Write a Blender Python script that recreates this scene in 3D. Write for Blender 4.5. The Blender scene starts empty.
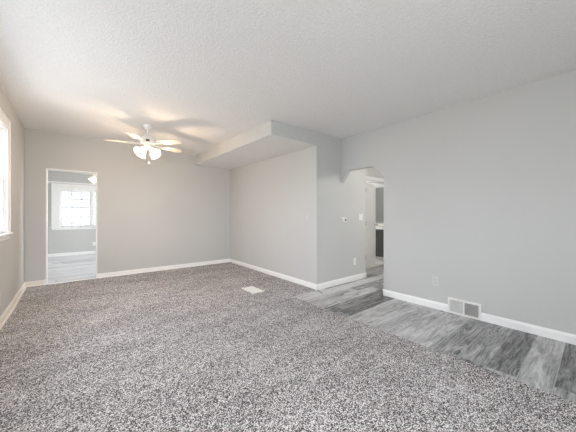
import bpy, bmesh, math, random
from mathutils import Vector, Matrix
random.seed(7)
S = bpy.context.scene
COL = S.collection

# ------------------------------------------------------------ camera
H = 1.14
YAW = math.radians(39.43)
cam_d = bpy.data.cameras.new('camera')
cam_d.sensor_width = 36.0
cam_d.lens = 16.036
cam_d.clip_start = 0.02
cam = bpy.data.objects.new('camera', cam_d)
cam.location = (0, 0, H)
cam.rotation_euler = (math.pi / 2, 0, -YAW)
COL.objects.link(cam)
S.camera = cam

# ------------------------------------------------------------ sky, exposure
SKY = 11.0
GROUND = 5.8
w = bpy.data.worlds.new('world')
S.world = w
w.use_nodes = True
nt = w.node_tree
nt.nodes.clear()
out = nt.nodes.new('ShaderNodeOutputWorld')
bg = nt.nodes.new('ShaderNodeBackground')
tc = nt.nodes.new('ShaderNodeTexCoord')
sep = nt.nodes.new('ShaderNodeSeparateXYZ')
mr = nt.nodes.new('ShaderNodeMapRange')
mr.inputs['From Min'].default_value = -0.12
mr.inputs['From Max'].default_value = 0.12
mix = nt.nodes.new('ShaderNodeMix')
mix.data_type = 'RGBA'
mix.inputs[6].default_value = (GROUND * 0.98, GROUND, GROUND * 0.98, 1)
mix.inputs[7].default_value = (SKY * 0.95, SKY, SKY * 1.07, 1)
nt.links.new(tc.outputs['Generated'], sep.inputs[0])
nt.links.new(sep.outputs['Z'], mr.inputs['Value'])
nt.links.new(mr.outputs[0], mix.inputs[0])
nt.links.new(mix.outputs[2], bg.inputs['Color'])
nt.links.new(bg.outputs[0], out.inputs['Surface'])

vs = S.view_settings
vs.view_transform = 'Standard'
vs.look = 'None'
vs.gamma = 1.0
vs.use_curve_mapping = False
vs.exposure = 0.58
S.cycles.use_denoising = True
S.cycles.denoising_prefilter = 'NONE'
S.cycles.max_bounces = 16
S.cycles.diffuse_bounces = 10
S.cycles.transparent_max_bounces = 16
S.cycles.sample_clamp_indirect = 6.0
S.cycles.caustics_reflective = False
S.cycles.caustics_refractive = False


def portal(name, loc, size, toward):
    """A light portal in a window opening: guides sky light, emits nothing itself."""
    d = bpy.data.lights.new(name, 'AREA')
    d.shape = 'RECTANGLE'
    d.size, d.size_y = size
    d.cycles.is_portal = True
    o = bpy.data.objects.new(name, d)
    o.location = loc
    o.rotation_euler = Vector(toward).to_track_quat('-Z', 'Z').to_euler()
    COL.objects.link(o)


# window openings (y or x range, z range)
XL, XR, YB, XC, YC = -0.612, 3.415, 5.79, 2.845, 2.765
XLB, XCB = -0.642, 2.91         # old house: the far corners stand a little out of square
YR = -1.30                      # rear wall, behind the camera
YF = 9.75                       # far room's window wall
W1 = (1.75, 4.20, 0.955, 2.115)   # left wall, seen at the picture's edge
W3 = (-0.50, 0.85, 0.75, 2.18)    # rear wall
WF = (-0.375, 1.05, 0.825, 1.90)  # far room
WS = (7.1, 8.7, 0.80, 2.05)       # far room, right-hand wall
portal('portal_left', (XL - 0.14, (W1[0] + W1[1]) / 2, (W1[2] + W1[3]) / 2), (W1[3] - W1[2], W1[1] - W1[0]), (1, 0, 0))
portal('portal_rear', ((W3[0] + W3[1]) / 2, YR - 0.14, (W3[2] + W3[3]) / 2), (W3[1] - W3[0], W3[3] - W3[2]), (0, 1, 0))
portal('portal_far', ((WF[0] + WF[1]) / 2, YF + 0.14, (WF[2] + WF[3]) / 2), (WF[1] - WF[0], WF[3] - WF[2]), (0, -1, 0))
portal('portal_side', (3.14, (WS[0] + WS[1]) / 2, (WS[2] + WS[3]) / 2), (WS[3] - WS[2], WS[1] - WS[0]), (-1, 0, 0))


# ------------------------------------------------------------ materials
def lin(r, g, b):
    f = lambda c: (c / 255 / 12.92) if c / 255 <= 0.04045 else ((c / 255 + 0.055) / 1.055) ** 2.4
    return (f(r), f(g), f(b), 1)


def mat(name, col, rough=0.5, metal=0.0, bump=None, var=None, spec=0.5):
    """bump = (scale, strength, distance); var = (scale, amount): mild colour mottling"""
    m = bpy.data.materials.new(name)
    m.use_nodes = True
    n = m.node_tree
    b = n.nodes['Principled BSDF']
    b.inputs['Base Color'].default_value = col
    b.inputs['Roughness'].default_value = rough
    b.inputs['Metallic'].default_value = metal
    b.inputs['Specular IOR Level'].default_value = spec
    t = n.nodes.new('ShaderNodeTexCoord')
    if var:
        z = n.nodes.new('ShaderNodeTexNoise')
        z.inputs['Scale'].default_value = var[0]
        z.inputs['Detail'].default_value = 4
        r = n.nodes.new('ShaderNodeValToRGB')
        a = var[1]
        r.color_ramp.elements[0].position = 0.3
        r.color_ramp.elements[1].position = 0.7
        r.color_ramp.elements[0].color = tuple(c * (1 - a) for c in col[:3]) + (1,)
        r.color_ramp.elements[1].color = tuple(min(1, c * (1 + a)) for c in col[:3]) + (1,)
        n.links.new(t.outputs['Object'], z.inputs['Vector'])
        n.links.new(z.outputs[0], r.inputs[0])
        n.links.new(r.outputs[0], b.inputs['Base Color'])
    if bump:
        z = n.nodes.new('ShaderNodeTexNoise')
        z.inputs['Scale'].default_value = bump[0]
        z.inputs['Detail'].default_value = 3
        u = n.nodes.new('ShaderNodeBump')
        u.inputs['Strength'].default_value = bump[1]
        u.inputs['Distance'].default_value = bump[2]
        n.links.new(t.outputs['Object'], z.inputs['Vector'])
        n.links.new(z.outputs[0], u.inputs['Height'])
        n.links.new(u.outputs[0], b.inputs['Normal'])
    return m


M = {}
M['wall'] = mat('wall_paint', (0.59, 0.592, 0.580, 1), 0.75, bump=(160, 0.12, 0.002), var=(1.2, 0.015), spec=0.25)
M['ceiling'] = mat('ceiling_texture', (0.88, 0.87, 0.855, 1), 0.9, bump=(70, 0.9, 0.0075), var=(60, 0.03), spec=0.15)
M['soffit'] = mat('soffit_underside_paint', (0.86, 0.85, 0.83, 1), 0.85, bump=(120, 0.2, 0.002), var=(2, 0.01), spec=0.15)
M['trim'] = mat('white_trim_paint', (0.92, 0.915, 0.905, 1), 0.38, var=(6, 0.015))
M['trim_cream'] = mat('cream_trim_paint', (0.88, 0.845, 0.79, 1), 0.4, var=(6, 0.02))
M['plate'] = mat('white_plastic', (0.88, 0.875, 0.86, 1), 0.35, var=(40, 0.01))
M['plate_paint'] = mat('painted_over_plate', (0.63, 0.63, 0.618, 1), 0.6, var=(30, 0.01))
M['slot'] = mat('dark_slot', (0.03, 0.03, 0.03, 1), 0.6, var=(40, 0.1))
M['display'] = mat('grey_display', (0.10, 0.11, 0.11, 1), 0.25, var=(40, 0.05))
M['metal'] = mat('brushed_nickel', (0.55, 0.54, 0.52, 1), 0.3, 1.0, var=(60, 0.05))
M['hinge'] = mat('dark_hinge_metal', (0.045, 0.044, 0.042, 1), 0.5, 0.0, var=(60, 0.1))
M['chrome'] = mat('chrome', (0.8, 0.8, 0.8, 1), 0.12, 1.0, var=(60, 0.02))
M['register'] = mat('white_register_enamel', (0.88, 0.87, 0.85, 1), 0.35, var=(30, 0.015))
M['duct'] = mat('grey_duct_lining', (0.12, 0.115, 0.112, 1), 0.8, var=(50, 0.15))
M['fan_white'] = mat('white_fan_enamel', (0.86, 0.84, 0.81, 1), 0.35, var=(20, 0.015))
M['blade'] = mat('whitewashed_blade', (0.76, 0.69, 0.61, 1), 0.42, var=(9, 0.04))
M['vanity'] = mat('charcoal_cabinet_paint', (0.085, 0.09, 0.092, 1), 0.45, var=(14, 0.06))
M['counter'] = mat('white_counter', (0.86, 0.86, 0.85, 1), 0.2, var=(8, 0.03))
M['mirror'] = mat('mirror_glass', (0.75, 0.78, 0.78, 1), 0.03, 1.0, var=(2, 0.01))
M['bath_wall'] = mat('bathroom_wall_paint', (0.50, 0.52, 0.535, 1), 0.7, bump=(160, 0.1, 0.002), var=(2, 0.02))
M['bath_floor'] = mat('pale_bathroom_tile', (0.78, 0.77, 0.75, 1), 0.35, var=(5, 0.05))
M['door'] = mat('white_door_paint', (0.83, 0.825, 0.81, 1), 0.42, var=(5, 0.01))
M['sash'] = mat('white_vinyl_sash', (0.88, 0.88, 0.87, 1), 0.3, var=(8, 0.01))


def glass_mat(name, tint):
    m = bpy.data.materials.new(name)
    m.use_nodes = True
    n = m.node_tree
    n.nodes.clear()
    o = n.nodes.new('ShaderNodeOutputMaterial')
    t = n.nodes.new('ShaderNodeBsdfTransparent')
    t.inputs[0].default_value = tint
    g = n.nodes.new('ShaderNodeBsdfGlossy')
    g.inputs['Roughness'].default_value = 0.02
    fr = n.nodes.new('ShaderNodeFresnel')
    fr.inputs[0].default_value = 1.45
    x = n.nodes.new('ShaderNodeMixShader')
    ge = n.nodes.new('ShaderNodeNewGeometry')
    inv = n.nodes.new('ShaderNodeMath')
    inv.operation = 'SUBTRACT'
    inv.inputs[0].default_value = 1.0
    n.links.new(ge.outputs['Backfacing'], inv.inputs[1])
    mu = n.nodes.new('ShaderNodeMath')
    mu.operation = 'MULTIPLY'
    n.links.new(fr.outputs[0], mu.inputs[0])
    n.links.new(inv.outputs[0], mu.inputs[1])
    n.links.new(mu.outputs[0], x.inputs[0])
    n.links.new(t.outputs[0], x.inputs[1])
    n.links.new(g.outputs[0], x.inputs[2])
    n.links.new(x.outputs[0], o.inputs[0])
    return m


M['glass'] = glass_mat('window_glass', (0.95, 0.97, 0.96, 1))
M['left_dim_glass'] = glass_mat('left_dimming_glass', (0.62, 0.63, 0.65, 1))  # tint added to cut the daylight coming through the left window
M['far_dim_glass'] = glass_mat('far_dimming_glass', (0.42, 0.425, 0.43, 1))  # grey added to the panes to hold down the glare outside
M['siding'] = mat('white_siding', (0.72, 0.73, 0.74, 1), 0.6, var=(2, 0.03))


def glow_mat(name, col, strength, base):
    m = mat(name, base, 0.3, var=(10, 0.01))
    b = m.node_tree.nodes['Principled BSDF']
    b.inputs['Emission Color'].default_value = col
    b.inputs['Emission Strength'].default_value = strength
    return m


M['shade'] = glow_mat('lit_frosted_glass', (1.0, 0.80, 0.58, 1), 1.1, (0.9, 0.86, 0.8, 1))
M['bulb'] = glow_mat('lit_bulb', (1.0, 0.82, 0.6, 1), 6.0, (0.9, 0.88, 0.84, 1))


def node(n, kind, **kw):
    x = n.nodes.new(kind)
    for k, v in kw.items():
        setattr(x, k, v)
    return x


def math_n(n, op, a, b=None, c=None):
    x = node(n, 'ShaderNodeMath', operation=op)
    for i, v in enumerate((a, b, c)):
        if v is None:
            continue
        if isinstance(v, (int, float)):
            x.inputs[i].default_value = v
        else:
            n.links.new(v, x.inputs[i])
    return x.outputs[0]


def carpet_mat():
    m = bpy.data.materials.new('speckled_carpet')
    m.use_nodes = True
    n = m.node_tree
    L = n.links.new
    b = n.nodes['Principled BSDF']
    b.inputs['Roughness'].default_value = 0.95
    b.inputs['Specular IOR Level'].default_value = 0.1
    b.inputs['Sheen Weight'].default_value = 0.15
    b.inputs['Sheen Roughness'].default_value = 0.6
    t = node(n, 'ShaderNodeTexCoord')
    fine = node(n, 'ShaderNodeTexNoise')
    fine.inputs['Scale'].default_value = 150
    fine.inputs['Detail'].default_value = 1.5
    fine.inputs['Roughness'].default_value = 0.7
    L(t.outputs['Object'], fine.inputs['Vector'])
    clump = node(n, 'ShaderNodeTexNoise')
    clump.inputs['Scale'].default_value = 26
    clump.inputs['Detail'].default_value = 3
    L(t.outputs['Object'], clump.inputs['Vector'])
    # pile brushed one way or the other: broad soft patches
    mp = node(n, 'ShaderNodeMapping')
    mp.inputs['Rotation'].default_value = (0, 0, 0.5)
    mp.inputs['Scale'].default_value = (1.0, 2.2, 1.0)
    L(t.outputs['Object'], mp.inputs['Vector'])
    patch = node(n, 'ShaderNodeTexNoise')
    patch.inputs['Scale'].default_value = 1.5
    patch.inputs['Detail'].default_value = 5
    patch.inputs['Roughness'].default_value = 0.62
    L(mp.outputs[0], patch.inputs['Vector'])
    v = math_n(n, 'MULTIPLY', fine.outputs[0], 0.70)
    v = math_n(n, 'MULTIPLY_ADD', clump.outputs[0], 0.10, v)
    v = math_n(n, 'MULTIPLY_ADD', patch.outputs[0], 0.09, v)
    v = math_n(n, 'SUBTRACT', v, -0.032)
    r = node(n, 'ShaderNodeValToRGB')
    e = r.color_ramp.elements
    e[0].position = 0.43
    e[0].color = (0.04, 0.036, 0.035, 1)
    e[1].position = 0.54
    e[1].color = (0.93, 0.905, 0.905, 1)
    k = e.new(0.464)
    k.color = (0.27, 0.250, 0.245, 1)
    k = e.new(0.499)
    k.color = (0.52, 0.492, 0.488, 1)
    L(v, r.inputs[0])
    L(r.outputs[0], b.inputs['Base Color'])
    u = node(n, 'ShaderNodeBump')
    u.inputs['Strength'].default_value = 0.9
    u.inputs['Distance'].default_value = 0.012
    h = math_n(n, 'MULTIPLY_ADD', clump.outputs[0], 0.6, fine.outputs[0])
    L(h, u.inputs['Height'])
    L(u.outputs[0], b.inputs['Normal'])
    return m


PLANK_W, PLANK_L, PLANK_Y0 = 0.179, 1.52, 0.375


def plank_mat(name, dark, mid, light, seed=3.0, rough=0.42):
    """planks run along X"""
    m = bpy.data.materials.new(name)
    m.use_nodes = True
    n = m.node_tree
    L = n.links.new
    b = n.nodes['Principled BSDF']
    t = node(n, 'ShaderNodeTexCoord')
    s = node(n, 'ShaderNodeSeparateXYZ')
    L(t.outputs['Object'], s.inputs[0])
    yy = math_n(n, 'DIVIDE', math_n(n, 'SUBTRACT', s.outputs['Y'], PLANK_Y0), PLANK_W)
    row = math_n(n, 'FLOOR', yy)
    fy = math_n(n, 'FRACT', yy)
    wn = node(n, 'ShaderNodeTexWhiteNoise', noise_dimensions='2D')
    cmb = node(n, 'ShaderNodeCombineXYZ')
    L(row, cmb.inputs[0])
    cmb.inputs[1].default_value = seed
    L(cmb.outputs[0], wn.inputs['Vector'])
    xx = math_n(n, 'ADD', math_n(n, 'DIVIDE', s.outputs['X'], PLANK_L), wn.outputs['Value'])
    colm = math_n(n, 'FLOOR', xx)
    fx = math_n(n, 'FRACT', xx)
    idv = node(n, 'ShaderNodeCombineXYZ')
    L(row, idv.inputs[0])
    L(colm, idv.inputs[1])
    idv.inputs[2].default_value = seed
    rnd = node(n, 'ShaderNodeTexWhiteNoise', noise_dimensions='3D')
    L(idv.outputs[0], rnd.inputs['Vector'])
    # grain coordinates: shifted per plank, stretched along X
    gx = math_n(n, 'MULTIPLY_ADD', rnd.outputs['Value'], 37.0, s.outputs['X'])
    gv = node(n, 'ShaderNodeCombineXYZ')
    L(math_n(n, 'MULTIPLY', gx, 1.0), gv.inputs[0])
    L(math_n(n, 'MULTIPLY', s.outputs['Y'], 6.0), gv.inputs[1])
    L(math_n(n, 'MULTIPLY', rnd.outputs['Value'], 11.0), gv.inputs[2])
    g1 = node(n, 'ShaderNodeTexNoise')
    g1.inputs['Scale'].default_value = 2.6
    g1.inputs['Detail'].default_value = 6
    g1.inputs['Roughness'].default_value = 0.72
    g1.inputs['Distortion'].default_value = 0.7
    L(gv.outputs[0], g1.inputs['Vector'])
    gv2 = node(n, 'ShaderNodeCombineXYZ')
    L(math_n(n, 'MULTIPLY', gx, 2.5), gv2.inputs[0])
    L(math_n(n, 'MULTIPLY', s.outputs['Y'], 40.0), gv2.inputs[1])
    g2 = node(n, 'ShaderNodeTexNoise')
    g2.inputs['Scale'].default_value = 2.0
    g2.inputs['Detail'].default_value = 4
    g2.inputs['Distortion'].default_value = 0.5
    L(gv2.outputs[0], g2.inputs['Vector'])
    # knots
    gv3 = node(n, 'ShaderNodeCombineXYZ')
    L(math_n(n, 'MULTIPLY', gx, 1.9), gv3.inputs[0])
    L(math_n(n, 'MULTIPLY', s.outputs['Y'], 5.5), gv3.inputs[1])
    vor = node(n, 'ShaderNodeTexVoronoi')
    vor.inputs['Scale'].default_value = 1.0
    L(gv3.outputs[0], vor.inputs['Vector'])
    kn = node(n, 'ShaderNodeMapRange')
    kn.inputs['From Min'].default_value = 0.03
    kn.inputs['From Max'].default_value = 0.16
    kn.inputs['To Min'].default_value = 0.22
    kn.inputs['To Max'].default_value = 0.0
    L(vor.outputs['Distance'], kn.inputs['Value'])
    v = math_n(n, 'MULTIPLY', g1.outputs[0], 0.85)
    v = math_n(n, 'MULTIPLY_ADD', g2.outputs[0], 0.38, v)
    v = math_n(n, 'MULTIPLY_ADD', rnd.outputs['Value'], 0.30, v)
    v = math_n(n, 'SUBTRACT', v, kn.outputs[0])
    # rings of grain bending round the knots
    ph = math_n(n, 'MULTIPLY_ADD', vor.outputs['Distance'], 62.0, math_n(n, 'MULTIPLY', g1.outputs[0], 9.0))
    rg = node(n, 'ShaderNodeMapRange')
    rg.inputs['From Min'].default_value = 0.10
    rg.inputs['From Max'].default_value = 0.55
    rg.inputs['To Min'].default_value = 0.055
    rg.inputs['To Max'].default_value = 0.012
    L(vor.outputs['Distance'], rg.inputs['Value'])
    v = math_n(n, 'ADD', v, math_n(n, 'MULTIPLY', math_n(n, 'SINE', ph), rg.outputs[0]))
    v = math_n(n, 'SUBTRACT', v, 0.24)
    r = node(n, 'ShaderNodeValToRGB')
    e = r.color_ramp.elements
    e[0].position = 0.31
    e[0].color = dark
    e[1].position = 0.68
    e[1].color = light
    k = e.new(0.47)
    k.color = mid
    L(v, r.inputs[0])
    # bevelled seams; the highlight along them is painted in as paler colour
    ey = math_n(n, 'MULTIPLY', math_n(n, 'MINIMUM', fy, math_n(n, 'SUBTRACT', 1.0, fy)), PLANK_W)
    ex = math_n(n, 'MULTIPLY', math_n(n, 'MINIMUM', fx, math_n(n, 'SUBTRACT', 1.0, fx)), PLANK_L)
    ed = math_n(n, 'MINIMUM', ex, ey)
    sm = node(n, 'ShaderNodeMapRange')
    sm.inputs['From Min'].default_value = 0.0
    sm.inputs['From Max'].default_value = 0.0035
    L(ed, sm.inputs['Value'])
    mx = node(n, 'ShaderNodeMix', data_type='RGBA')
    mx.inputs[6].default_value = tuple(0.5 * (c + d) for c, d in zip(mid[:3], light[:3])) + (1,)
    L(sm.outputs[0], mx.inputs[0])
    L(r.outputs[0], mx.inputs[7])
    L(mx.outputs[2], b.inputs['Base Color'])
    b.inputs['Roughness'].default_value = rough
    b.inputs['Specular IOR Level'].default_value = 0.45
    u = node(n, 'ShaderNodeBump')
    u.inputs['Strength'].default_value = 0.25
    u.inputs['Distance'].default_value = 0.002
    L(math_n(n, 'MULTIPLY_ADD', sm.outputs[0], 0.8, g2.outputs[0]), u.inputs['Height'])
    L(u.outputs[0], b.inputs['Normal'])
    return m


M['carpet'] = carpet_mat()
M['plank'] = plank_mat('grey_vinyl_plank', (0.085, 0.084, 0.084, 1), (0.31, 0.31, 0.312, 1), (0.66, 0.66, 0.66, 1))
M['plank_far'] = plank_mat('window_lit_vinyl_plank', (0.40, 0.405, 0.42, 1), (0.56, 0.57, 0.59, 1), (0.72, 0.73, 0.75, 1), seed=9.0, rough=0.32)  # paler, bluish colours carry the far room's window light and reflections


# ------------------------------------------------------------ mesh helpers
def box(bm, x0, x1, y0, y1, z0, z1):
    v = [bm.verts.new(p) for p in ((x0, y0, z0), (x1, y0, z0), (x1, y1, z0), (x0, y1, z0),
                                   (x0, y0, z1), (x1, y0, z1), (x1, y1, z1), (x0, y1, z1))]
    for f in ((3, 2, 1, 0), (4, 5, 6, 7), (0, 1, 5, 4), (1, 2, 6, 5), (2, 3, 7, 6), (3, 0, 4, 7)):
        bm.faces.new([v[i] for i in f])


def prism(bm, pts, axis, a0, a1):
    """extrude a 2D outline; axis 0: pts=(y,z); 1: pts=(x,z); 2: pts=(x,y)"""
    def P(p, a):
        return {0: (a, p[0], p[1]), 1: (p[0], a, p[1]), 2: (p[0], p[1], a)}[axis]
    A = [bm.verts.new(P(p, a0)) for p in pts]
    B = [bm.verts.new(P(p, a1)) for p in pts]
    bm.faces.new(A)
    bm.faces.new(B[::-1])
    n = len(pts)
    for i in range(n):
        bm.faces.new((A[i], B[i], B[(i + 1) % n], A[(i + 1) % n]))


def sweep(bm, p0, p1, nrm, prof):
    """extrude profile (offset along nrm, z) from p0 to p1 on the floor plan"""
    A = [bm.verts.new((p0[0] + nrm[0] * d, p0[1] + nrm[1] * d, z)) for d, z in prof]
    B = [bm.verts.new((p1[0] + nrm[0] * d, p1[1] + nrm[1] * d, z)) for d, z in prof]
    bm.faces.new(A)
    bm.faces.new(B[::-1])
    n = len(prof)
    for i in range(n):
        bm.faces.new((A[i], B[i], B[(i + 1) % n], A[(i + 1) % n]))


def lathe(bm, prof, seg=24, mtx=None, closed_top=True, closed_bot=True):
    """profile (r, z) spun round Z"""
    rings = []
    for r, z in prof:
        ring = []
        for i in range(seg):
            a = 2 * math.pi * i / seg
            p = Vector((r * math.cos(a), r * math.sin(a), z))
            ring.append(bm.verts.new(mtx @ p if mtx else p))
        rings.append(ring)
    for a, b in zip(rings, rings[1:]):
        for i in range(seg):
            bm.faces.new((a[i], a[(i + 1) % seg], b[(i + 1) % seg], b[i]))
    if closed_bot:
        bm.faces.new(rings[0][::-1])
    if closed_top:
        bm.faces.new(rings[-1])


def tube(bm, p0, p1, r0, r1=None, seg=12):
    r1 = r0 if r1 is None else r1
    p0, p1 = Vector(p0), Vector(p1)
    q = (p1 - p0).to_track_quat('Z', 'Y').to_matrix().to_4x4()
    lathe(bm, [(r0, 0), (r1, (p1 - p0).length)], seg, Matrix.Translation(p0) @ q)


def path_tube(bm, pts, r, seg=10):
    for a, b in zip(pts, pts[1:]):
        tube(bm, a, b, r, r, seg)


def obj(name, bm, m, parent=None, bevel=0.0, smooth=False, solid=None, loc=None):
    bmesh.ops.recalc_face_normals(bm, faces=bm.faces[:])
    me = bpy.data.meshes.new(name)
    bm.to_mesh(me)
    bm.free()
    me.materials.append(M[m] if isinstance(m, str) else m)
    o = bpy.data.objects.new(name, me)
    COL.objects.link(o)
    if parent is not None:
        o.parent = parent
    if loc:
        o.location = loc
    if smooth:
        for p in me.polygons:
            p.use_smooth = True
    if solid:
        md = o.modifiers.new('solid', 'SOLIDIFY')
        md.thickness = solid
        md.offset = 0
    if bevel:
        md = o.modifiers.new('bevel', 'BEVEL')
        md.width = bevel
        md.segments = 2
        md.limit_method = 'ANGLE'
    return o


def tag(o, label, cat, group=None):
    o['label'] = label
    o['category'] = cat
    if group:
        o['group'] = group
    return o


def thing(name, label, cat, loc=(0, 0, 0), rot=(0, 0, 0), group=None):
    o = bpy.data.objects.new(name, None)
    o.empty_display_size = 0.1
    o.location = loc
    o.rotation_euler = rot
    COL.objects.link(o)
    return tag(o, label, cat, group)


def struct(name, bm, m, label=None, cat=None, parent=None, **kw):
    o = obj(name, bm, m, parent, **kw)
    if parent is None:
        o['kind'] = 'structure'
        if label:
            o['label'] = label
            o['category'] = cat
    elif label:
        o['label'] = label
    return o


def new():
    return bmesh.new()


# ------------------------------------------------------------ floors
def ceil_z(y):
    return 2.437 if y < 2.9 else 2.437 + (y - 2.9) * 0.0345


XV = 2.337
bm = new()
prism(bm, [(XV, YR), (6.8, YR), (6.8, 3.26), (XC, 3.26), (XC, YC + 0.004), (XV, YC + 0.004)], 2, -0.12, 0.0)
struct('floor', bm, 'plank', 'grey wood-look vinyl plank floor along the right wall and into the hall', 'floor')
bm = new()
prism(bm, [(XL, YR), (XV, YR), (XV, YC + 0.004), (XC, YC + 0.004), (XCB, YB + 0.02), (XLB, YB + 0.02), (XL, 4.42)], 2, -0.12, 0.011)
struct('floor_carpet', bm, 'carpet', 'speckled grey-brown wall-to-wall carpet of the living room', 'carpet', bevel=0.008)
bm = new()
box(bm, -0.72, 3.0, YB + 0.02, YF + 0.1, -0.12, 0.0)
struct('floor_far', bm, 'plank_far', 'grey plank floor of the room beyond the doorway, its colour lightened for window light', 'floor')
bm = new()
box(bm, 4.14, 6.8, 3.26, 5.9, -0.12, 0.002)
struct('floor_bathroom', bm, 'bath_floor', 'pale bathroom floor beyond the ajar white door', 'floor')

# ------------------------------------------------------------ walls
T = 0.14
# left wall with its window
bm = new()
x0, x1 = XL - T, XL
box(bm, x0, x1, YR - T, W1[0], -0.1, 2.62)
prism(bm, [(x0, W1[1]), (x1, W1[1]), (x1, 4.42), (XLB, YB), (x0, YB)], 2, -0.1, 2.62)
for w_ in (W1,):
    box(bm, x0, x1, w_[0], w_[1], -0.1, w_[2])
    box(bm, x0, x1, w_[0], w_[1], w_[3], 2.62)
struct('wall_left', bm, 'wall', 'grey painted wall with the window at the left edge', 'wall')

# back wall with the cased-out doorway
DX0, DX1, DZ = -0.398, 0.283, 1.928
bm = new()
box(bm, XL - T, DX0, YB, YB + T, -0.1, 2.66)
box(bm, DX1, 6.8, YB, YB + T, -0.1, 2.66)
box(bm, DX0, DX1, YB, YB + T, DZ, 2.66)
struct('wall_back', bm, 'wall', 'grey back wall with the open doorway to the next room', 'wall')

# closet block
bm = new()
prism(bm, [(XC + 0.0025, YC + 0.115), (XC + 0.115, YC + 0.115), (XCB + 0.115, YB), (XCB, YB)], 2, -0.1, 2.66)
struct('wall_closet_front', bm, 'wall', 'pale wall of the boxed-out corner, facing the left windows', 'wall')
bm = new()
box(bm, XC, 4.14, YC, YC + 0.115, -0.1, 2.62)
struct('wall_closet_side', bm, 'wall', 'grey wall running from the outer corner into the hall', 'wall')
bm = new()
box(bm, 4.025, 4.14, YC + 0.115, YB, -0.1, 2.62)
struct('wall_closet_rear', bm, 'wall')

# soffit over the closet front
bm = new()
zf, zb = 2.222, 2.296
v = [bm.verts.new(p) for p in ((1.985, YC, zf), (XC, YC, zf), (XCB, YB, zb), (2.055, YB, zb),
                               (1.985, YC, 2.6), (XC, YC, 2.6), (XCB, YB, 2.6), (2.055, YB, 2.6))]
for f in ((3, 2, 1, 0), (4, 5, 6, 7), (0, 1, 5, 4), (1, 2, 6, 5), (2, 3, 7, 6), (3, 0, 4, 7)):
    bm.faces.new([v[i] for i in f])
sf = struct('wall_soffit', bm, 'wall', 'boxed soffit hanging from the ceiling over the outer corner', 'soffit')
sf.data.materials.append(M['soffit'])          # underside painted like the ceiling
for p in sf.data.polygons:
    if p.normal.z < -0.5:
        p.material_index = 1

# right wall with the clipped-corner opening into the hall
bm = new()
prism(bm, [(YR - T, -0.1), (1.982, -0.1), (1.982, 1.722), (2.165, 1.886), (2.605, 1.886), (2.755, 1.705),
           (YC, 1.69), (YC, 2.62), (YR - T, 2.62)], 0, XR, XR + 0.075)
struct('wall_right', bm, 'wall', 'long grey right wall with a clipped-corner opening to the hall', 'wall')

# rear wall, behind the camera, with its window
bm = new()
box(bm, XL - T, W3[0], YR - T, YR, -0.1, 2.62)
box(bm, W3[1], XR + 0.12, YR - T, YR, -0.1, 2.62)
box(bm, W3[0], W3[1], YR - T, YR, -0.1, W3[2])
box(bm, W3[0], W3[1], YR - T, YR, W3[3], 2.62)
struct('wall_rear', bm, 'wall')

# hall and bathroom walls
YD = 3.20
DB0, DB1, DBZ = 4.755, 5.80, 1.925       # bathroom door opening
bm = new()
box(bm, 4.14, DB0, YD, YD + 0.115, -0.1, 2.62)
box(bm, DB1, 6.8, YD, YD + 0.115, -0.1, 2.62)
box(bm, DB0, DB1, YD, YD + 0.115, DBZ, 2.62)
struct('wall_hall', bm, 'wall', 'hall wall around the ajar bathroom door', 'wall')
bm = new()
box(bm, 6.05, 6.17, 0.6, YD, -0.1, 2.62)
struct('wall_hall_end', bm, 'wall')
bm = new()
box(bm, XR + 0.075, 6.17, 0.5, 0.6, -0.1, 2.62)
struct('wall_hall_near', bm, 'wall')
bm = new()
box(bm, 6.56, 6.68, YD + 0.115, YB, -0.1, 2.62)
struct('wall_bathroom', bm, 'bath_wall')

# far room shell
bm = new()
box(bm, -0.84, WF[0], YF, YF + T, -0.1, 2.66)
box(bm, WF[1], 3.14, YF, YF + T, -0.1, 2.66)
box(bm, WF[0], WF[1], YF, YF + T, -0.1, WF[2])
box(bm, WF[0], WF[1], YF, YF + T, WF[3], 2.66)
struct('wall_far', bm, 'wall', 'grey far wall with the gridded window, seen through the doorway', 'wall')
bm = new()
box(bm, 3.0, 3.14, YB + T, WS[0], -0.1, 2.66)
box(bm, 3.0, 3.14, WS[1], YF, -0.1, 2.66)
box(bm, 3.0, 3.14, WS[0], WS[1], -0.1, WS[2])
box(bm, 3.0, 3.14, WS[0], WS[1], WS[3], 2.66)
struct('wall_far_right', bm, 'wall')
bm = new()
box(bm, -0.84, -0.70, YB + T, YF, -0.1, 2.66)
struct('wall_far_left', bm, 'wall')

# ------------------------------------------------------------ ceilings
bm = new()
def ceil_sag(x, y):
    f = min(1.0, max(0.0, (y - 0.4) / 2.2))
    f = f * f * (3 - 2 * f)
    return ceil_z(y) - 0.026 * f * math.exp(-((x - 1.95) / 0.75) ** 2)


xs = [XL - T / 2 + (XR + 0.05 - XL + T / 2) * i / 24 for i in range(25)]
ys = [YR - T + (YB + T / 2 - YR + T) * i / 40 for i in range(41)]
g = [[bm.verts.new((x, y, ceil_sag(x, y))) for x in xs] for y in ys]
for a, b in zip(g, g[1:]):
    for i in range(24):
        bm.faces.new((a[i], b[i], b[i + 1], a[i + 1]))
ret = bmesh.ops.extrude_face_region(bm, geom=bm.faces[:])
for v_ in ret['geom']:
    if isinstance(v_, bmesh.types.BMVert):
        v_.co.z = 2.75
struct('ceiling', bm, 'ceiling', 'white stippled living room ceiling', 'ceiling')
bm = new()
box(bm, XR + 0.05, 6.7, 0.5, YB + T / 2, 2.44, 2.56)
struct('ceiling_hall', bm, 'ceiling')
bm = new()
box(bm, -0.84, 3.14, YB + T / 2, YF + T, 2.48, 2.62)
struct('ceiling_far', bm, 'ceiling')

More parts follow.
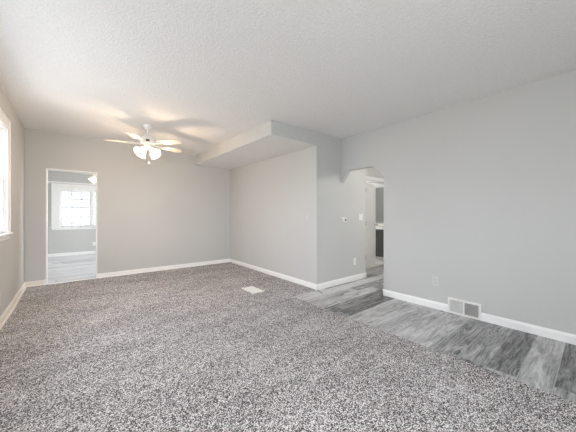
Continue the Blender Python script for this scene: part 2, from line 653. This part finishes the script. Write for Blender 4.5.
# ------------------------------------------------------------ baseboards
ZC = 0.011     # carpet top
def base_prof(z, h=0.088, shoe=False, t=0.015):
    p = [(0, z - 0.01), (t, z - 0.01), (t, z + h - 0.022), (t - 0.004, z + h - 0.012), (0.006, z + h), (0, z + h)]
    if shoe:
        p = [(0, z - 0.01), (t + 0.012, z - 0.01), (t + 0.012, z + 0.010), (t + 0.008, z + 0.018), (t, z + 0.022),
             (t, z + h - 0.022), (t - 0.004, z + h - 0.012), (0.006, z + h), (0, z + h)]
    return p


def baseboard(name, p0, p1, nrm, z=0.0, h=0.088, shoe=False, m='trim', label=None):
    bm = new()
    sweep(bm, p0, p1, nrm, base_prof(z, h, shoe))
    return struct(name, bm, m, label, 'baseboard' if label else None)


b_ = baseboard('baseboard_left', (XL, YR), (XL, 4.42), (1, 0), ZC, 0.092, True, 'trim_cream',
               'cream baseboard with shoe moulding along the left wall')
b_ = baseboard('baseboard_left_end', (XL, 4.42), (XLB, YB), (1, 0), ZC, 0.092, True, 'trim_cream')
b_ = baseboard('baseboard_back', (DX1, YB), (XCB, YB), (0, -1), ZC, 0.082, True, 'trim',
               'white baseboard on the back wall right of the doorway')
b_ = baseboard('baseboard_back_left', (XLB, YB), (DX0, YB), (0, -1), ZC, 0.082, True, 'trim_cream',
               'short cream baseboard between the left corner and the doorway')
b_ = baseboard('baseboard_closet_front', (XC, YC - 0.015), (XCB, YB), (-1, 0), ZC, 0.080, False, 'trim',
               'white baseboard along the pale outer-corner wall')
b_ = baseboard('baseboard_closet_side', (XC - 0.015, YC), (4.14 + 0.015, YC), (0, -1), 0, 0.092, False, 'trim',
               'white baseboard leading from the outer corner into the hall')
b_ = baseboard('baseboard_closet_end', (4.14, YC - 0.015), (4.14, YD), (1, 0), 0, 0.092)
b_ = baseboard('baseboard_right', (XR, YR), (XR, 1.982 + 0.015), (-1, 0), 0, 0.086, False, 'trim',
               'white baseboard along the right wall')
b_ = baseboard('baseboard_right_end', (XR - 0.015, 1.982), (XR + 0.075, 1.982), (0, 1), 0, 0.086)
b_ = baseboard('baseboard_far', (-0.70, YF), (3.0, YF), (0, -1), 0, 0.085, False, 'trim',
               'white baseboard under the far room window')
b_ = baseboard('baseboard_rear', (XL, YR), (XR, YR), (0, 1), 0, 0.086)

# ------------------------------------------------------------ doorway lining (trim)
bm = new()
j = 0.016
box(bm, DX0 - 0.001, DX0 + j, YB - 0.012, YB + T + 0.012, 0.0, DZ)
box(bm, DX1 - j, DX1 + 0.001, YB - 0.012, YB + T + 0.012, 0.0, DZ)
box(bm, DX0 + j, DX1 - j, YB - 0.012, YB + T + 0.012, DZ - j, DZ + 0.001)
struct('trim_1', bm, 'trim', 'white jamb lining of the doorway in the back wall', 'door jamb', bevel=0.003)
bm = new()      # little plinth ends where the baseboards meet the jamb
for x in (DX0 - 0.022, DX1 + 0.0):
    box(bm, x, x + 0.022, YB - 0.030, YB + 0.0, 0.005, 0.098)
struct('trim_2', bm, 'trim', bevel=0.003)
bm = new()      # threshold strip
box(bm, DX0 + j, DX1 - j, YB - 0.010, YB + 0.045, 0.0, 0.013)
struct('trim_3', bm, 'trim', 'pale threshold strip where carpet meets the far room floor', 'threshold', bevel=0.004)
bm = new()      # carpet edge strip at the outer corner
prism(bm, [(XC - 0.012, YC - 0.018), (XC - 0.002, YC - 0.018), (XC - 0.045, YC - 0.165), (XC - 0.055, YC - 0.16)], 2, 0.0, 0.004)
struct('trim_4', bm, 'slot', 'dark floor joint at the foot of the outer corner', 'floor joint')

# ------------------------------------------------------------ windows
def window(name, label, u0, u1, z0, z1, place, cols, rows, stool=0.045, casing=0.085, head=0.09, depth=T, sash_y=0.062, glass='glass', bar=0.008, horn=0.03):
    """a window built in its own frame: X along the wall, -Y into the room; 'place' is its world matrix"""
    root = bpy.data.objects.new(name, None)
    root.matrix_world = place
    root['kind'] = 'structure'
    root['label'] = label
    root['category'] = 'window'
    COL.objects.link(root)
    # casing boards on the room side
    bm = new()
    box(bm, u0 - casing, u0 + 0.004, -0.018, 0.0, z0, z1 + head)
    box(bm, u1 - 0.004, u1 + casing, -0.018, 0.0, z0, z1 + head)
    box(bm, u0 + 0.004, u1 - 0.004, -0.018, 0.0, z1 - 0.004, z1 + head)
    # outer back band
    box(bm, u0 - casing - 0.012, u0 - casing, -0.026, 0.0, z0, z1 + head + 0.012)
    box(bm, u1 + casing, u1 + casing + 0.012, -0.026, 0.0, z0, z1 + head + 0.012)
    box(bm, u0 - casing, u1 + casing, -0.026, 0.0, z1 + head, z1 + head + 0.012)
    obj('window_casing', bm, 'trim', root, bevel=0.004)
    bm = new()
    box(bm, u0 - casing - horn, u1 + casing + horn, -0.045, depth * 0.45, z0 - 0.022, z0)
    obj('window_sill', bm, 'trim', root, bevel=0.006)
    bm = new()
    prism(bm, [(-0.016, z0 - 0.022), (0.0, z0 - 0.022), (0.0, z0 - 0.022 - 0.058), (-0.010, z0 - 0.08), (-0.016, z0 - 0.066)], 0, u0 - casing, u1 + casing)
    obj('window_apron', bm, 'trim', root)
    # jamb lining
    bm = new()
    box(bm, u0, u0 + 0.014, 0.0, depth, z0, z1)
    box(bm, u1 - 0.014, u1, 0.0, depth, z0, z1)
    box(bm, u0 + 0.014, u1 - 0.014, 0.0, depth, z1 - 0.014, z1)
    obj('window_jamb', bm, 'trim', root)
    # sashes: lower sash a step nearer the room
    zm = z0 + (z1 - z0) * rows[2]
    for (a, b, yy, nr) in ((z0, zm + 0.018, sash_y, rows[0]), (zm - 0.018, z1 - 0.014, sash_y + 0.034, rows[1])):
        for (c, d, nc) in cols:
            bm = new()
            s = 0.034
            box(bm, c, c + s, yy, yy + 0.032, a, b)
            box(bm, d - s, d, yy, yy + 0.032, a, b)
            box(bm, c + s, d - s, yy, yy + 0.032, a, a + s)
            box(bm, c + s, d - s, yy, yy + 0.032, b - s, b)
            fr = obj('sash', bm, 'sash', root, bevel=0.003)
            bm = new()
            for i in range(1, nc):
                x = c + s + (d - c - 2 * s) * i / nc
                box(bm, x - bar, x + bar, yy + 0.008, yy + 0.024, a + s, b - s)
            for i in range(1, nr):
                z = a + s + (b - a - 2 * s) * i / nr
                box(bm, c + s, d - s, yy + 0.0085, yy + 0.0235, z - bar, z + bar)
            if nc > 1 or nr > 1:
                obj('muntin_grid', bm, 'sash', fr)
            else:
                bm.free()
            bm = new()
            box(bm, c + s - 0.004, d - s + 0.004, yy + 0.014, yy + 0.018, a + s - 0.004, b - s + 0.004)
            obj('pane', bm, glass, fr)
    # mullion posts between neighbouring sashes
    for (p, q) in zip(cols, cols[1:]):
        bm = new()
        box(bm, p[1], q[0], sash_y - 0.01, depth, z0, z1 - 0.014)
        obj('mullion', bm, 'sash', root)
    return root


# left wall: wall frame X -> world +Y ; room side -Y(local) -> world +X
def left_place(y):
    return Matrix(((0, -1, 0, XL), (1, 0, 0, 0), (0, 0, 1, 0), (0, 0, 0, 1)))


window('window_1', 'white-cased window at the left edge of the photo', W1[0], W1[1], W1[2], W1[3], left_place(0),
       [(W1[0] + 0.014, 2.945, 1), (3.005, W1[1] - 0.014, 1)], (1, 1, 0.5), sash_y=0.012, horn=0.014, glass='left_dim_glass')
far_place = Matrix(((1, 0, 0, 0), (0, 1, 0, YF), (0, 0, 1, 0), (0, 0, 0, 1)))
window('window_2', 'white gridded window in the room beyond the doorway', WF[0], WF[1], WF[2], WF[3], far_place,
       [(WF[0] + 0.014, 0.335, 3), (0.365, WF[1] - 0.014, 3)], (2, 2, 0.53), casing=0.168, head=0.15, glass='far_dim_glass', bar=0.012)

# the neighbour's pale siding outside the far window
bm = new()
for k in range(30):
    z = -0.6 + k * 0.15
    prism(bm, [(12.6, z), (12.6, z + 0.15), (12.9, z + 0.15), (12.9, z), (12.585, z)], 0, -1.6, 4.0)
struct('wall_neighbour', bm, 'siding', 'pale lap siding of the house outside the far window', 'siding')

# moulding that carries on from the far window's head
bm = new()
box(bm, -0.70, WF[0] - 0.22, YF - 0.016, YF, 2.05, 2.10)
box(bm, -0.70, 3.0, YF - 0.022, YF, 2.075, 2.115)
struct('trim_5', bm, 'trim', 'white picture rail above the far room window', 'picture rail')

# ------------------------------------------------------------ bathroom door and frame
bm = new()
cs = 0.075
box(bm, DB0 - cs, DB0, YD - 0.016, YD, 0.0, DBZ + cs)
box(bm, DB1, DB1 + cs, YD - 0.016, YD, 0.0, DBZ + cs)
box(bm, DB0, DB1, YD - 0.016, YD, DBZ, DBZ + cs)
box(bm, DB0, DB0 + 0.014, YD, YD + 0.115, 0.0, DBZ)
box(bm, DB1 - 0.014, DB1, YD, YD + 0.115, 0.0, DBZ)
box(bm, DB0 + 0.014, DB1 - 0.014, YD, YD + 0.115, DBZ - 0.014, DBZ)
struct('trim_6', bm, 'trim', 'white door frame at the end of the short hall', 'door frame', bevel=0.003)

door = bpy.data.objects.new('door_1', None)
door['kind'] = 'structure'
door['label'] = 'white panelled bathroom door standing ajar in the hall'
door['category'] = 'door'
door.location = (DB0 + 0.045, YD + 0.030, 0.01)
door.rotation_euler = (0, 0, math.radians(13.0))
COL.objects.link(door)
DW, DH, DT = 0.70, 1.888, 0.035
bm = new()
st = 0.105
box(bm, 0, st, 0, DT, 0, DH)
box(bm, DW - st, DW, 0, DT, 0, DH)
for a, b in ((0, 0.20), (0.86, 1.0), (DH - st, DH)):
    box(bm, st, DW - st, 0, DT, a, b)
obj('door_frame', bm, 'door', door, bevel=0.003)
for a, b in ((0.20, 0.86), (1.0, DH - st)):
    bm = new()
    box(bm, st, DW - st, 0.010, DT - 0.010, a, b)
    box(bm, st + 0.05, DW - st - 0.05, 0.004, DT - 0.004, a + 0.05, b - 0.05)
    obj('door_panel', bm, 'door', door, bevel=0.004)
bm = new()
tube(bm, (DW - 0.06, 0, 0.93), (DW - 0.06, -0.008, 0.93), 0.027, 0.027, 16)
tube(bm, (DW - 0.06, -0.008, 0.93), (DW - 0.06, -0.03, 0.93), 0.010, 0.010, 12)
lathe(bm, [(0.012, 0), (0.024, 0.008), (0.027, 0.02), (0.022, 0.032), (0.008, 0.037)], 16,
      Matrix.Translation((DW - 0.06, -0.03, 0.93)) @ Matrix.Rotation(math.radians(90), 4, 'X'))
obj('door_knob', bm, 'metal', door, smooth=False)
for z in (0.22, 0.965, 1.69):
    bm = new()
    tube(bm, (-0.006, -0.006, z - 0.05), (-0.006, -0.006, z + 0.05), 0.0085, 0.0085, 12)
    box(bm, -0.022, 0.070, -0.004, 0.0, z - 0.05, z + 0.05)
    obj('hinge', bm, 'hinge', door)

# the hall's own ceiling lamp, out of sight round the corner
ld = bpy.data.lights.new('hall_lamp', 'POINT')
ld.energy = 26
ld.color = (1.0, 0.97, 0.93)
ld.shadow_soft_size = 0.12
lo = bpy.data.objects.new('hall_lamp', ld)
lo.location = (4.55, 1.25, 2.25)
COL.objects.link(lo)

# ------------------------------------------------------------ bathroom furniture
vx, vy0, vy1 = 5.99, 3.33, 4.22
van = thing('bathroom_vanity', 'charcoal vanity cabinet with white top behind the ajar door', 'vanity', (vx, vy0, 0.002))
bm = new()
box(bm, 0.02, 0.55, 0, vy1 - vy0, 0.09, 0.795)
obj('cabinet_body', bm, 'vanity', van, bevel=0.003)
bm = new()
box(bm, 0.07, 0.53, 0.02, vy1 - vy0 - 0.02, 0.0, 0.09)
obj('toe_kick', bm, 'plate', van)
for k in range(2):
    y0 = 0.02 + k * 0.43
    bm = new()
    box(bm, 0.0, 0.02, y0, y0 + 0.41, 0.12, 0.775)
    d = obj('cabinet_door', bm, 'vanity', van, bevel=0.002)
    bm = new()
    for (a, b, c, e) in ((y0, y0 + 0.05, 0.12, 0.775), (y0 + 0.36, y0 + 0.41, 0.12, 0.775),
                         (y0 + 0.05, y0 + 0.36, 0.12, 0.17), (y0 + 0.05, y0 + 0.36, 0.725, 0.775)):
        box(bm, -0.007, 0.0, a, b, c, e)
    obj('door_rail', bm, 'vanity', d)
    bm = new()
    yk = y0 + (0.385 if k == 0 else 0.025)
    tube(bm, (-0.035, yk, 0.60), (-0.035, yk, 0.72), 0.005)
    tube(bm, (-0.035, yk, 0.62), (-0.006, yk, 0.62), 0.004)
    tube(bm, (-0.035, yk, 0.70), (-0.006, yk, 0.70), 0.004)
    obj('handle', bm, 'metal', d)
bm = new()
box(bm, -0.02, 0.565, 0.0, vy1 - vy0 + 0.01, 0.795, 0.83)
box(bm, 0.545, 0.565, 0.0, vy1 - vy0 + 0.01, 0.83, 0.93)
obj('countertop', bm, 'counter', van, bevel=0.004)
bm = new()
lathe(bm, [(0.11, 0.832), (0.19, 0.845), (0.20, 0.85), (0.205, 0.846), (0.2, 0.826), (0.12, 0.824)], 28,
      Matrix.Translation((0.27, 0.50, 0)))
obj('basin', bm, 'counter', van, smooth=True)
fau = thing('basin_faucet', 'small chrome faucet standing on the white vanity top', 'faucet', (vx + 0.12, vy0 + 0.20, 0.832))
bm = new()
lathe(bm, [(0.026, 0), (0.026, 0.006), (0.016, 0.012), (0.014, 0.09), (0.016, 0.1)], 16)
obj('faucet_body', bm, 'chrome', fau, smooth=True)
bm = new()
path_tube(bm, [(0, 0, 0.08), (0.0, 0.0, 0.13), (0.02, 0.02, 0.155), (0.06, 0.06, 0.155), (0.085, 0.085, 0.135), (0.088, 0.088, 0.12)], 0.009)
obj('spout', bm, 'chrome', fau)
bm = new()
tube(bm, (0, 0, 0.10), (-0.02, -0.03, 0.125), 0.006, 0.004)
obj('lever', bm, 'chrome', fau)
mir = thing('wall_mirror', 'frameless mirror above the vanity, seen past the ajar door', 'mirror', (6.555, 3.36, 0.98))
bm = new()
box(bm, -0.012, -0.002, 0.0, 0.80, 0.0, 0.95)
obj('mirror_glass', bm, 'mirror', mir)
bm = new()
for (a, b, c, d) in ((-0.012, 0.0, -0.012, 0.962), (0.80, 0.812, -0.012, 0.962), (0, 0.8, -0.012, 0.0), (0, 0.8, 0.95, 0.962)):
    box(bm, -0.018, -0.001, a, b, c, d)
obj('mirror_frame', bm, 'metal', mir)
ld = bpy.data.lights.new('bathroom_lamp', 'POINT')
ld.energy = 22
ld.color = (1.0, 0.96, 0.9)
ld.shadow_soft_size = 0.12
lo = bpy.data.objects.new('bathroom_lamp', ld)
lo.location = (5.3, 3.75, 2.2)
COL.objects.link(lo)

# ------------------------------------------------------------ ceiling fans
def ceiling_fan(loc, label, zc, r_blade, ang0, drop, lamp_w, shade_rot, group=None):
    """loc: floor-plan point; zc: ceiling height; hub hangs 'drop' below"""
    root = thing('ceiling_fan', label, 'ceiling fan', (loc[0], loc[1], zc), group=group)
    bm = new()
    lathe(bm, [(0.020, -0.075), (0.045, -0.070), (0.062, -0.040), (0.068, -0.012), (0.068, 0.0)], 28)
    obj('canopy', bm, 'fan_white', root, smooth=True)
    bm = new()
    tube(bm, (0, 0, -0.07), (0, 0, -drop + 0.085), 0.011, 0.011, 14)
    obj('downrod', bm, 'fan_white', root)
    bm = new()
    lathe(bm, [(0.055, -drop - 0.045), (0.085, -drop - 0.04), (0.105, -drop - 0.02), (0.108, -drop + 0.01), (0.098, -drop + 0.05),
               (0.07, -drop + 0.075), (0.03, -drop + 0.088), (0.016, -drop + 0.10)], 32)
    mh = obj('motor_housing', bm, 'fan_white', root, smooth=True)
    bm = new()      # dark badge on the switch housing, facing the room's front
    a = math.radians(258)
    ca, sa = math.cos(a), math.sin(a)
    mt = Matrix(((-sa, ca, 0, 0.107 * ca), (ca, sa, 0, 0.107 * sa), (0, 0, 1, -drop + 0.0), (0, 0, 0, 1)))
    box(bm, -0.022, 0.022, -0.004, 0.006, -0.012, 0.012)
    bm.transform(mt)
    obj('vent_slot', bm, 'slot', mh)
    blade = iron = None
    for k in range(5):
        a = ang0 + k * 2 * math.pi / 5
        if blade is None:
            bm = new()
            prof = [(0.165, 0.050), (0.20, 0.058), (r_blade * 0.6, 0.066), (r_blade - 0.05, 0.070), (r_blade - 0.015, 0.060), (r_blade, 0.035)]
            outl = [(x, y) for x, y in prof] + [(x, -y) for x, y in prof[::-1]]
            prism(bm, outl, 2, -0.004, 0.004)
            bm.transform(Matrix.Rotation(math.radians(-8), 4, 'X'))
            blade = obj('blade', bm, 'blade', root, bevel=0.002)
            bm = new()
            prism(bm, [(0.09, 0.016), (0.16, 0.014), (0.20, 0.036), (0.235, 0.030), (0.235, -0.030), (0.20, -0.036), (0.16, -0.014), (0.09, -0.016)], 2, -0.011, -0.0045)
            bm.transform(Matrix.Rotation(math.radians(-8), 4, 'X'))
            iron = obj('blade_iron', bm, 'fan_white', blade, bevel=0.002)
            b = blade
        else:
            b = blade.copy()
            COL.objects.link(b)
            i = iron.copy()
            COL.objects.link(i)
            i.parent = b
        b.location = (0, 0, -drop - 0.028)
        b.rotation_euler = (0, 0, a)
    bm = new()
    lathe(bm, [(0.020, -drop - 0.125), (0.042, -drop - 0.115), (0.055, -drop - 0.09), (0.055, -drop - 0.055), (0.06, -drop - 0.045)], 28)
    kit = obj('light_kit', bm, 'fan_white', root, smooth=True)
    for k in range(4):
        a = shade_rot + k * math.pi / 2
        tilt = math.radians(132)       # pointing out and down
        mt = Matrix.Translation((0.035 * math.cos(a), 0.035 * math.sin(a), -drop - 0.080)) @ Matrix.Rotation(a, 4, 'Z') @ Matrix.Rotation(tilt, 4, 'Y')
        bm = new()
        tube(bm, mt @ Vector((0, 0, -0.012)), mt @ Vector((0, 0, 0.04)), 0.016, 0.02, 14)
        obj('lamp_holder', bm, 'fan_white', kit, smooth=True)
        bm = new()
        lathe(bm, [(0.022, 0.028), (0.030, 0.042), (0.038, 0.070), (0.046, 0.098), (0.062, 0.130), (0.079, 0.152)], 24, mt, False, False)
        sh = obj('lamp_shade', bm, 'shade', root, smooth=True, solid=0.003)
        sh['label'] = 'lit bell-shaped frosted glass shade'
        bm = new()
        lathe(bm, [(0.008, 0.04), (0.012, 0.05), (0.02, 0.075), (0.022, 0.09), (0.016, 0.105), (0.004, 0.112)], 14, mt)
        obj('light_bulb', bm, 'bulb', sh, smooth=True)
        ld = bpy.data.lights.new('fan_bulb', 'POINT')
        ld.energy = lamp_w
        ld.color = (1.0, 0.73, 0.49)
        ld.shadow_soft_size = 0.03
        lo = bpy.data.objects.new('fan_bulb', ld)
        lo.parent = root
        lo.location = mt @ Vector((0, 0, 0.175))
        COL.objects.link(lo)
    bm = new()
    tube(bm, (0.012, 0, -drop - 0.12), (0.012, 0, -drop - 0.285), 0.0018, 0.0018, 6)
    lathe(bm, [(0.002, -drop - 0.325), (0.007, -drop - 0.318), (0.008, -drop - 0.30), (0.003, -drop - 0.285)], 10, Matrix.Translation((0.012, 0, 0)))
    obj('pull_chain', bm, 'fan_white', root)
    return root


fx, fy = 0.81, 4.243
ceiling_fan((fx, fy), 'white five-blade ceiling fan with four lit shades in the living room', ceil_z(fy), 0.54,
            math.radians(18), 0.25, 6.3, math.radians(30))
ceiling_fan((0.40, 7.8), 'lit white ceiling fan in the room beyond the doorway', 2.48, 0.56, math.radians(176), 0.30, 1.3, math.radians(60))

# ------------------------------------------------------------ floor register on the carpet
rx0, rx1, ry0, ry1 = 1.975, 2.168, 3.20, 3.545
reg = thing('floor_register', 'white metal floor register lying flush in the carpet', 'floor vent', ((rx0 + rx1) / 2, (ry0 + ry1) / 2, ZC))
hw, hl = (rx1 - rx0) / 2, (ry1 - ry0) / 2
bm = new()
bd = 0.026
box(bm, -hw, hw, -hl, -hl + bd, -0.004, 0.008)
box(bm, -hw, hw, hl - bd, hl, -0.004, 0.008)
box(bm, -hw, -hw + bd, -hl + bd, hl - bd, -0.004, 0.008)
box(bm, hw - bd, hw, -hl + bd, hl - bd, -0.004, 0.008)
obj('register_frame', bm, 'register', reg, bevel=0.003)
bm = new()
nsl = 17
for i in range(nsl):
    y = -hl + bd + (2 * hl - 2 * bd) * (i + 0.5) / nsl
    box(bm, -hw + bd, hw - bd, y - 0.0062, y + 0.0062, 0.001, 0.005)
for x in (-0.024, 0.024):
    box(bm, x - 0.005, x + 0.005, -hl + bd, hl - bd, 0.0005, 0.0055)
obj('register_slats', bm, 'register', reg)
bm = new()
box(bm, -hw + bd * 0.6, hw - bd * 0.6, -hl + bd * 0.6, hl - bd * 0.6, -0.004, 0.0004)
obj('register_throat', bm, 'duct', reg)

# ------------------------------------------------------------ return-air grille in the right wall
gy0, gy1, gz0, gz1 = 0.823, 1.145, 0.0, 0.176
gr = thing('air_return_grille', 'white two-panel air return grille low in the right wall', 'wall vent', (XR, (gy0 + gy1) / 2, 0))
gw = (gy1 - gy0) / 2
bm = new()
fb = 0.020
fx0, fx1 = -0.026, 0.0
box(bm, fx0, fx1, -gw, gw, gz0 + 0.001, gz0 + fb)
box(bm, fx0, fx1, -gw, gw, gz1 - fb, gz1)
box(bm, fx0, fx1, -gw, -gw + fb, gz0 + fb, gz1 - fb)
box(bm, fx0, fx1, gw - fb, gw, gz0 + fb, gz1 - fb)
box(bm, fx0, fx1, -0.006, 0.006, gz0 + fb, gz1 - fb)
obj('grille_frame', bm, 'register', gr, bevel=0.003)
for (a, b, tilt, nm) in ((-gw + fb, -0.006, 1, 0), (0.006, gw - fb, -1, 1)):
    bm = new()
    n_ = 15
    for i in range(n_):
        y = a + (b - a) * (i + 0.5) / n_
        v = 0.0034
        # thin angled vertical louvre
        prism(bm, [(-0.0215, y - v * tilt - 0.0007), (-0.0215, y - v * tilt + 0.0007), (-0.0165, y + v * 0.2 * tilt + 0.0007), (-0.0165, y + v * 0.2 * tilt - 0.0007)],
              2, gz0 + fb, gz1 - fb)
    obj('louvre_panel', bm, 'register', gr)
bm = new()
box(bm, -0.0155, -0.001, -gw + 0.01, gw - 0.01, gz0 + 0.01, gz1 - 0.01)
obj('duct_backing', bm, 'duct', gr)

# ------------------------------------------------------------ electrical plates
def plate(name, label, cat, loc, rotz, wd, ht, kind, m='plate', group=None):
    """plate in local XZ, facing -Y"""
    root = thing(name, label, cat, loc, (0, 0, rotz), group)
    bm = new()
    box(bm, -wd / 2, wd / 2, -0.006, 0.0, -ht / 2, ht / 2)
    obj('cover_plate', bm, m, root, bevel=0.002)
    if kind == 'outlet':
        for z in (-0.021, 0.021):
            bm = new()
            lathe(bm, [(0.0165, 0), (0.0165, 0.003), (0.0155, 0.0035)], 20,
                  Matrix.Translation((0, -0.006, z)) @ Matrix.Rotation(math.radians(90), 4, 'X'))
            s_ = obj('socket', bm, m, root)
            bm = new()
            for x in (-0.006, 0.006):
                box(bm, x - 0.0012, x + 0.0012, -0.0102, -0.0094, z, z + 0.008)
            tube(bm, (0, -0.0094, z - 0.008), (0, -0.0102, z - 0.008), 0.0026)
            obj('slot', bm, 'slot', s_)
    elif kind == 'switch':
        n_ = 2 if wd > 0.1 else 1
        for i in range(n_):
            x = (i - (n_ - 1) / 2) * 0.046
            bm = new()
            prism(bm, [(-0.006, -0.032), (-0.0075, -0.032), (-0.011, 0.032), (-0.006, 0.032)], 0, x - 0.016, x + 0.016)
            obj('rocker', bm, m, root)
    return root


YW = YC
plate('light_switch', 'white double light switch near the hall end of the grey wall', 'light switch', (3.985, YC, 1.12), 0, 0.118, 0.118, 'switch')
plate('wall_outlet', 'white outlet low on the grey wall under the light switch', 'outlet', (3.80, YC, 0.335), 0, 0.072, 0.116, 'outlet')
plate('wall_outlet', 'faint wall-coloured outlet left of the air return grille', 'outlet', (XR, 1.288, 0.336), -math.pi / 2, 0.072, 0.116, 'outlet', 'plate_paint')
plate('wall_outlet', 'faint pale outlet low on the pale wall near the inner corner', 'outlet', (XC + 0.0445, 4.85, 0.37), -math.pi / 2 - 0.0215, 0.07, 0.114, 'outlet', 'plate_paint')
plate('light_switch', 'faint pale switch plate near the outer corner of the pale wall', 'light switch', (XC + 0.0042, 2.96, 1.13), -math.pi / 2 - 0.0215, 0.072, 0.116, 'switch', 'plate_paint')
plate('wall_outlet', 'white outlet low on the left wall at the photo edge', 'outlet', (XL, 3.86, 0.29), math.pi / 2, 0.075, 0.118, 'outlet')
plate('wall_outlet', 'white outlet under the far room window', 'outlet', (0.40, YF, 0.30), 0, 0.075, 0.118, 'outlet')

th = thing('thermostat', 'small white thermostat with a dark display on the grey wall', 'thermostat', (3.505, YC, 1.072))
bm = new()
box(bm, -0.062, 0.062, -0.006, 0.0, -0.043, 0.043)
obj('mounting_plate', bm, 'plate', th, bevel=0.002)
bm = new()
box(bm, -0.056, 0.056, -0.026, -0.006, -0.038, 0.038)
body = obj('housing', bm, 'plate', th, bevel=0.005)
bm = new()
box(bm, -0.002, 0.034, -0.0275, -0.025, -0.018, 0.022)
obj('display', bm, 'display', body)
